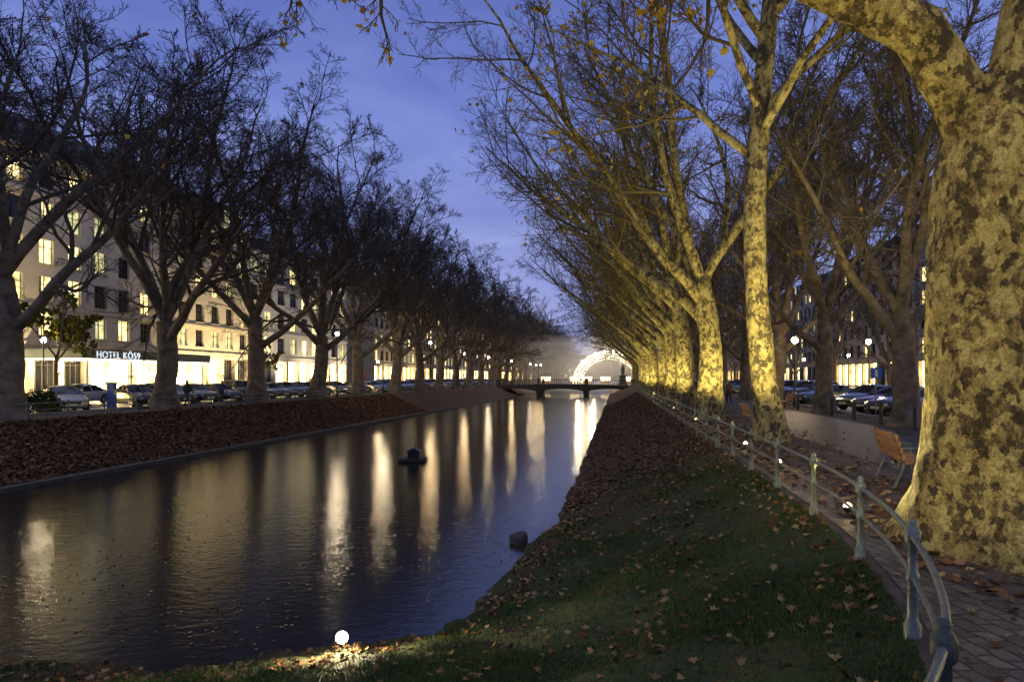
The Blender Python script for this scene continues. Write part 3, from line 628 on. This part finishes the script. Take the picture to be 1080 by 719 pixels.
mb=MB(); mb.lathe([(1.3,0),(1.3,.5),(.9,.6),(.8,2.2),(1.0,2.4),(.3,2.5),(.45,3.2),(.5,4.0),(.3,4.4),(.22,4.6),(.26,4.9),(.001,5.2)],(1.5,165,0),10); mb.tube([(1.5,165,4.2),(2.1,165,4.6),(2.3,165,5.3)],.12,6)
mb.obj('statue',[M_stone])
arch=newobj('light_arch',None)
mb=MB()
for j,(rr,tr_) in enumerate([(9.2,.09),(8.5,.05),(7.8,.05),(7.1,.03)]):
    t=np.linspace(0,math.pi,49); P=np.stack([-1.8+rr*np.cos(t),np.full(49,176+j*1.2),.3+rr*.9*np.sin(t)],1); mb.tube(P,tr_,6,0)
for j in range(170):
    a=random.uniform(.08,math.pi-.08); r_=random.uniform(7.2,9.2); mb.ball((-1.8+r_*math.cos(a),176+(9.2-r_)*1.8,.3+r_*.9*math.sin(a)),random.choice([.03,.05,.08]),1,6)
for a in (1.2,1.45,1.7,1.95,2.4): mb.ball((-1.8+9.2*math.cos(a),175.6,.3+9.2*.9*math.sin(a)),.34,1,8)
mb.obj('light_strings',[M_arch,emis('arch_bulb',(1,.86,.58),22)],parent=arch)
for k,a in enumerate((.35,1.05,1.6,2.1,2.8)):
    l=bpy.data.lights.new('arch_light','POINT'); l.energy=2600; l.color=(1,.80,.48); l.shadow_soft_size=.3
    o=newobj('arch_light',l,parent=arch); o.location=(-1.8+8.4*math.cos(a),174.8,.3+8.4*.9*math.sin(a))
# haze box added around the light arch to make its glow
m=bpy.data.materials.new('glow_haze'); m.use_nodes=True; nt=m.node_tree; nt.nodes.remove(nt.nodes['Principled BSDF'])
vs=N(nt,'ShaderNodeVolumeScatter',Density=.010,Anisotropy=.3); vs.inputs['Color'].default_value=(1,1,1,1); nt.links.new(vs.outputs[0],nt.nodes['Material Output'].inputs['Volume'])
mb=MB(); mb.box((-6,186,5.2),(36,50,14)); mb.obj('arch_glow_haze',[m])
for i,(x_,y_) in enumerate([(-8,190),(-3,193),(3,188),(7,175),(9,182),(-12,200),(7.5,205),(-20,196)]):
    mb=MB(); mb.box((0,0,1.1),(2.8,2.2,2.2),0); mb.quad((-1.3,-1.13,1.0),(1.3,-1.13,1.0),(1.3,-1.13,2.1),(-1.3,-1.13,2.1),1)
    mb.add([(-1.6,-1.5,2.2),(1.6,-1.5,2.2),(1.6,1.3,2.2),(-1.6,1.3,2.2),(-1.6,0,3.2),(1.6,0,3.2)],[[0,1,5,4],[3,2,5,4]],2); mb.add([(-1.6,-1.5,2.2),(-1.6,1.3,2.2),(-1.6,0,3.2),(1.6,-1.5,2.2),(1.6,1.3,2.2),(1.6,0,3.2)],[[0,1,2],[3,4,5]],2)
    mb.obj('market_stall',[M_wood,M_stall,M_roof],loc=(x_,y_,0))

# ------------------------------------------------------------------ cars
def car_mesh(kind):
    if kind=='sedan': st=[(-2.28,.60,.32,.55,.56,.5),(-2.2,.80,.24,.64,.66,.6),(-1.9,.87,.2,.74,.77,.7),(-1.2,.90,.2,.86,.90,.76),(-.95,.90,.2,.91,.94,.78),(-.15,.91,.2,.93,1.38,.62),(.28,.91,.2,.94,1.44,.62),(.36,.91,.2,.94,1.44,.62),(1.05,.91,.2,.95,1.38,.60),(1.75,.89,.2,.97,1.02,.68),(2.2,.84,.24,.94,.97,.66),(2.32,.66,.34,.86,.88,.55)]
    elif kind=='suv': st=[(-2.25,.65,.36,.70,.72,.55),(-2.15,.84,.28,.86,.88,.65),(-1.85,.92,.25,.98,1.0,.74),(-1.2,.94,.25,1.06,1.1,.8),(-1.0,.94,.25,1.1,1.13,.8),(-.35,.95,.25,1.12,1.62,.68),(.2,.95,.25,1.12,1.68,.68),(.28,.95,.25,1.12,1.68,.68),(1.6,.94,.25,1.12,1.64,.66),(2.05,.92,.25,1.12,1.2,.74),(2.2,.88,.3,1.02,1.04,.7),(2.26,.7,.4,.9,.92,.6)]
    else: st=[(-2.0,.58,.32,.58,.6,.5),(-1.92,.78,.24,.68,.70,.6),(-1.65,.84,.2,.80,.83,.68),(-1.05,.87,.2,.92,.96,.74),(-.85,.87,.2,.96,.99,.75),(-.15,.88,.2,.98,1.45,.62),(.25,.88,.2,.98,1.49,.62),(.33,.88,.2,.98,1.49,.62),(1.25,.87,.2,1.0,1.43,.58),(1.75,.85,.2,.99,1.05,.68),(1.93,.80,.26,.90,.92,.62),(2.0,.66,.36,.76,.78,.55)]
    mb=MB(); n=len(st); V=[]
    for (x,w,zb,zl,zr,rw) in st:
        gh=zr-zl>.1
        half=[(0,zb),(w*.88,zb),(w,zb+.14),(w*1.01,(zb+zl)*.52),(w*.97,zl-.03),(rw*1.06 if gh else w*.93,zr-.10 if gh else zl),(rw*.9,zr-.015 if gh else zr-.01),(0,zr+.02)]
        V+= [(x,a,b) for a,b in half]+[(x,-a,b) for a,b in half]
    paint=[];glass=[];trim=[]
    for i in range(n-1):
        for sd in(0,8):
            for j in range(7):
                a=(i*16+sd+j);f=[a,a+1,a+17,a+16]
                gi=st[i][4]-st[i][3]>.1; gj=st[i+1][4]-st[i+1][3]>.1
                pil=abs(st[i][0]-st[i+1][0])<.1
                if j==0: trim.append(f)
                elif j==4 and (gi or gj) and not pil and i<n-3: glass.append(f)
                elif j in(5,6) and (gi!=gj): glass.append(f)
                else: paint.append(f)
    mb.add(V,paint,0,True); mb.add(V,glass,1,False); mb.add(V,trim,2)
    for e in(0,n-1):
        o=e*16; mb.add(V,[[o+j,o+j+1,o+8+j+1,o+8+j] for j in range(7)],0)
    W=max(s_[1] for s_ in st); wx=(st[0][0]+.85,st[-1][0]-.85); wr=.33 if kind!='suv' else .37
    for x in wx:
        for sg_ in(-1,1):
            a=np.linspace(0,math.pi,13); y0=sg_*(W+.012)
            arcp=[(x+(wr+.06)*math.cos(t),y0,wr+(wr+.06)*math.sin(t)) for t in a]+[(x-(wr+.06),y0,.2),(x+(wr+.06),y0,.2)]
            mb.add(arcp,[list(range(15))],2)
            pr=[(.001,.0),(wr*.62,.0),(wr*.66,.02),(wr*.92,.03),(wr,.0),(wr,-.2),(.001,-.2)]
            mb.lathe([(r_,z_*sg_) for r_,z_ in pr[3:]],(x,sg_*(W+.02),wr),20,3,axis='y'); mb.lathe([(r_,z_*sg_) for r_,z_ in pr[:4]],(x,sg_*(W+.02),wr),20,4,axis='y')
            for q_ in range(5):
                t=q_*2*math.pi/5; mb.box((x+.13*math.cos(t),sg_*(W+.035),wr+.13*math.sin(t)),(.05,.02,.05),2)
    xf=st[0][0];xr=st[-1][0]; zf=st[1][3]; zr_=st[-2][3]
    for sg_ in(-1,1):
        mb.ball((st[1][0]+.03,sg_*.60,zf-.08),.13,5,10,.6); mb.ball((st[-2][0]-.02,sg_*.64,zr_-.12),.13,6,10,.8)
        xm=st[4][0]+.25; mb.ball((xm,sg_*(W+.05),st[4][3]+.08),.1,0,8,.7)
        mb.box(((st[6][0]+st[7][0])/2-.55,sg_*(W*1.0+.005),.78 if kind!='suv' else .93),(.16,.02,.025),2)
    mb.box((xf+.0,0,.50),(.06,.9,.16),2); mb.box((xf-.03,0,.42),(.02,.52,.11),7); mb.box((xr+.02,0,.66),(.02,.52,.11),7); mb.box((xr-.03,0,.36),(.08,1.2,.12),2)
    return mb.mesh('car_'+kind,[M_black]*8)
def paint(n,c,met=.3):
    m,nt,p=newmat(n); p.inputs['Base Color'].default_value=(*c,1); p.inputs['Metallic'].default_value=met; p.inputs['Roughness'].default_value=.28; p.inputs['Coat Weight'].default_value=.8; p.inputs['Coat Roughness'].default_value=.06; return m
paints=[paint('paint_black',(.012,.012,.014)),paint('paint_silver',(.34,.35,.37),.6),paint('paint_grey',(.10,.105,.115),.5),paint('paint_white',(.6,.6,.6),0),paint('paint_blue',(.02,.035,.09)),paint('paint_anthracite',(.03,.032,.036)),paint('paint_red',(.14,.012,.012))]
M_tyre=simple('tyre',(.015,.015,.015),.85); M_rim=simple('rim',(.3,.3,.32),.3,.8,var=.1); M_hl=paint('headlamp',(.6,.62,.65),.2); M_tl=paint('taillamp',(.22,.01,.01),0); M_pl=simple('plate',(.5,.5,.48),.4)
cars={k:car_mesh(k) for k in('sedan','suv','hatch')}
for me in cars.values():
    for i,mt in enumerate([paints[0],M_glass,M_black,M_tyre,M_rim,M_hl,M_tl,M_pl]): me.materials[i]=mt
def car(x,y,rz,kind=None,pi=None,wt=(4,2,3,1,2,4,1)):
    kind=kind or random.choice(['sedan','suv','hatch','hatch']); o=newobj('parked_car',cars[kind],loc=(x,y,.012),rz=rz)
    pm=paints[pi] if pi is not None else random.choices(paints,wt)[0]
    o.material_slots[0].link='OBJECT'; o.material_slots[0].material=pm; return o
car(-31.0,34.4,math.radians(180-38),'sedan',1); car(-31.0,40.4,math.radians(180-30),'sedan',0); car(-38,43.5,math.radians(90),'sedan',3); car(-37.5,50,math.radians(90),'sedan',2)
yy=44.5
while yy<190:
    if random.random()>.06: car(-31.2+random.uniform(-.2,.2),yy,math.radians(180-28+random.uniform(-3,3)))
    yy+=2.85
yy=31.0
while yy<130:
    if random.random()>.05: car(14.7+random.uniform(-.2,.2),yy,math.radians(25+random.uniform(-3,3)),wt=(5,1,3,0,2,5,1))
    yy+=2.9
car(22,26,math.radians(90),'hatch',2)
for y_ in(60,90,130): car(26,y_,math.radians(-90))

# ------------------------------------------------------------------ people
def skin_person(x,y,rz,coat,stride=.28,h=1.0):
    V=[];E=[];RA=[]
    def v(p,r,par=None):
        V.append(p);RA.append(r)
        if par is not None: E.append((par,len(V)-1))
        return len(V)-1
    pel=v((0,0,.95),.15); ch=v((0,0,1.2),.15,pel); sh=v((0,0,1.42),.13,ch); nk=v((0,0,1.52),.055,sh); hd=v((.01,0,1.64),.088,nk); top=v((.0,0,1.74),.07,hd)
    v((.10,0,1.635),.012,hd)
    for sg_,ph in((1,1),(-1,-1)):
        hp=v((0,sg_*.10,.90),.10,pel); kn=v((ph*stride*.55+.03,sg_*.11,.50),.062,hp); an=v((ph*stride*1.1-.02*(1-ph),sg_*.11,.09),.042,kn); v((ph*stride*1.1+.17,sg_*.12,.045),.038,an)
        s1=v((0,sg_*.19,1.40),.065,sh); el=v((-ph*.10,sg_*.25,1.12),.05,s1); ha=v((-ph*.10+.12,sg_*.25,.90),.034,el); pa=v((-ph*.10+.15,sg_*.25,.84),.03,ha)
        for k in range(4): v((-ph*.10+.19-.012*k,sg_*.25+.012*(k-1.5),.77+.006*abs(k-1)),.009,pa)
        v((-ph*.10+.19,sg_*.225,.81),.009,pa)
    me=bpy.data.meshes.new('tmp'); me.from_pydata(V,E,[]); o=bpy.data.objects.new('tmp',me); COL.objects.link(o)
    sk=o.modifiers.new('s','SKIN'); 
    for i,r in enumerate(RA): me.skin_vertices[0].data[i].radius=(r,r)
    me.skin_vertices[0].data[0].use_root=True
    sb=o.modifiers.new('b','SUBSURF'); sb.levels=2; sb.render_levels=2
    dg=bpy.context.evaluated_depsgraph_get(); m2=bpy.data.meshes.new_from_object(o.evaluated_get(dg)); bpy.data.objects.remove(o)
    m2.name='pedestrian'; m2.materials.clear()
    for mt in(coat,M_trous,M_skin,M_hair): m2.materials.append(mt)
    for p in m2.polygons:
        c=p.center; p.use_smooth=True
        if c.z>1.5: p.material_index=3 if (c.z>1.70 or c.x<-.01) else 2
        elif c.z<.82 and abs(c.y)<.2: p.material_index=1
        elif c.z<.88 and abs(c.y)>.2: p.material_index=2
        else: p.material_index=0
    ob=newobj('pedestrian',m2,loc=(x,y,.012),rz=rz); ob.scale=(h,h,h); return ob
M_trous=simple('trousers',(.02,.022,.03),.8); M_skin=simple('skin',(.42,.26,.18),.55,var=.08); M_hair=simple('hair',(.03,.02,.012),.7)
M_c1=simple('coat_black',(.018,.018,.02),.8); M_c2=simple('coat_brown',(.09,.05,.03),.8); M_c3=simple('coat_blue',(.03,.04,.08),.8); M_c4=simple('coat_beige',(.25,.2,.14),.8)
for (x,y,rz,c,hh) in [(-28.2,41.6,1.4,M_c1,1.0),(-28.6,46.3,1.6,M_c3,.97),(7.4,52,1.6,M_c1,1.0),(8.3,52.6,1.6,M_c2,.95),(8.9,57,-1.5,M_c4,1.0),(6.8,61,-1.6,M_c1,1.03),(9.3,66,1.5,M_c3,.98),(7.6,72,-1.4,M_c2,1.0),(8.6,80,1.5,M_c1,1.0)]:
    skin_person(x,y,rz,c,h=hh)

# ------------------------------------------------------------------ bench, duck house, misc
def bench(x,y,rz):
    mb=MB()
    for k in range(4): mb.box((-.02+.12*k,0,.45),(.10,1.8,.035),0)
    for k in range(4):
        z=.55+.11*k; mb.box((-.10-.035*k,0,z),(.03,1.8,.09),0)
    for yy in(-.7,.7):
        mb.tube([(.40,yy,0),(.38,yy,.2),(.36,yy,.42),(0,yy,.42),(-.08,yy,.5),(-.22,yy,.95)],.025,6,1); mb.tube([(-.20,yy,0),(-.12,yy,.2),(-.04,yy,.42)],.025,6,1)
        mb.tube([(-.14,yy,.68),(.15,yy,.68),(.38,yy,.64),(.37,yy,.43)],.02,6,1)
    return mb.obj('park_bench',[M_wood,M_iron],loc=(x,y,.01),rz=rz)
bench(5.0,13.2,math.radians(-8)); bench(4.9,26.5,0); bench(4.9,37.5,0); bench(10.4,44,math.pi)
mb=MB(); mb.box((0,0,.05),(1.4,1.1,.10),0); mb.box((0,0,.12),(1.25,.95,.04),0)
mb.box((0,0,.30),(.55,.5,.34),0); mb.add([(-.36,-.34,.46),(.36,-.34,.46),(.36,.34,.46),(-.36,.34,.46),(0,-.34,.64),(0,.34,.64)],[[0,3,5,4],[1,4,5,2]],1); mb.add([(-.36,-.34,.46),(.36,-.34,.46),(0,-.34,.64),(-.36,.34,.46),(.36,.34,.46),(0,.34,.64)],[[0,1,2],[3,5,4]],0)
mb.box((0,-.255,.26),(.18,.02,.2),2); mb.tube([(.5,.4,.1),(.5,.4,.5)],.02,5,2)
mb.obj('duck_house',[simple('dark_timber',(.03,.026,.024),.8,var=.4),M_roof,M_black],loc=(-9.6,31.6,WZ+.02),rz=.25)
mb=MB()
t=np.linspace(0,math.pi,12)
mb.lathe([(max(.001,.24*math.sin(a)*(1+.15*math.sin(3*a))),-.2*math.cos(a)) for a in t],(0,0,0),14); Vv,Ff,a_,b_=mb.parts[0]; Vv=Vv*(1+.12*np.sin(Vv[:,0:1]*14)+.1*np.sin(Vv[:,1:2]*17+1)); mb.parts[0]=(Vv,Ff,0,True)
mb.obj('mooring_stone',[M_stone],loc=(-2.35,16.4,-2.05))
mb=MB(); mb.box((0,0,.75),(.42,.30,1.5),0); mb.box((0,0,1.56),(.5,.36,.12),1); mb.box((.22,0,1.05),(.02,.22,.3),2); mb.box((0,0,.05),(.5,.4,.1),1)
mb.obj('parking_ticket_machine',[simple('signal_blue',(.06,.14,.36),.4,var=.1),M_kerb,M_white],loc=(-28.9,35.6,0))
def sign(x,y,kind,h=2.4):
    mb=MB(); mb.tube([(0,0,0),(0,0,h)],.03,8,0)
    if kind=='blue': mb.box((0,-.04,h-.3),(.5,.02,.5),1); mb.box((0,-.055,h-.3),(.12,.01,.34),2)
    else: mb.lathe([(.001,-.05),(.30,-.05),(.30,-.03)],(0,0,h-.3),20,1,axis='y'); mb.box((0,-.065,h-.3),(.4,.01,.09),2)
    return mb.obj('traffic_sign',[M_kerb,simple('sign_blue',(.02,.09,.4),.4,var=.05) if kind=='blue' else simple('sign_red',(.5,.02,.02),.4,var=.05),M_white],loc=(x,y,0))
sign(11.6,33,'blue'); sign(11.5,58,'red'); sign(-28.3,52,'blue'); sign(-28.3,74,'red')
mb=MB()
for yy in np.arange(20,60,3.2): mb.lathe([(.08,0),(.08,.75),(.05,.85),(.001,.88)],(10.6,yy,0),8)
mb.obj('bollards',[M_black])

# ------------------------------------------------------------------ world
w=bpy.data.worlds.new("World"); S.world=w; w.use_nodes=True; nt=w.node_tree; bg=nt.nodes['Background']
tc=N(nt,'ShaderNodeTexCoord'); sx=N(nt,'ShaderNodeSeparateXYZ'); nt.links.new(tc.outputs['Generated'],sx.inputs[0])
grad=ramp(nt,sx.outputs['Z'],[(0.0,(.44,.46,.76)),(.12,(.33,.39,.78)),(.35,(.19,.26,.68)),(.5,(.16,.22,.60)),(.7,(.40,.46,.74)),(1,(.56,.63,.92))])  # sky brightened above the frame to add ambient light
no=N(nt,'ShaderNodeTexNoise',Scale=2.6,Detail=4,Roughness=.6,Distortion=.4); mp=N(nt,'ShaderNodeMapping'); mp.inputs['Scale'].default_value=(1,1,3); nt.links.new(tc.outputs['Generated'],mp.inputs['Vector']); nt.links.new(mp.outputs[0],no.inputs['Vector'])
cl=ramp(nt,no.outputs['Fac'],[(.35,(.78,.80,.88)),(.65,(1.22,1.18,1.08))])
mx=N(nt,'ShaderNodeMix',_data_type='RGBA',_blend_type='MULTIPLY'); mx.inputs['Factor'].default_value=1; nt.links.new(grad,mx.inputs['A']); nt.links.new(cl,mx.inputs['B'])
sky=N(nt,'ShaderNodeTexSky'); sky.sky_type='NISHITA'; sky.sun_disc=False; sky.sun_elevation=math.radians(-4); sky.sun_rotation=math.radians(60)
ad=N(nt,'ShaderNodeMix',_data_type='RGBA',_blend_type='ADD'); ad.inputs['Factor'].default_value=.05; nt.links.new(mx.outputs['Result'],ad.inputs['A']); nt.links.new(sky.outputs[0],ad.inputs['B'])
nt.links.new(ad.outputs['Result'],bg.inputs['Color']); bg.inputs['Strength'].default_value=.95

# ------------------------------------------------------------------ camera
cd=bpy.data.cameras.new('camera'); co=newobj('camera',cd); S.camera=co
cd.sensor_width=36; cd.lens=24; cd.clip_end=4000; cd.clip_start=.05; cd.shift_y=38.5/1080
co.location=(0,0,1.9); co.rotation_euler=(math.radians(90),0,math.radians(8.69))
S.view_settings.view_transform='Standard'; S.view_settings.look='None'; S.view_settings.exposure=0
print('done')
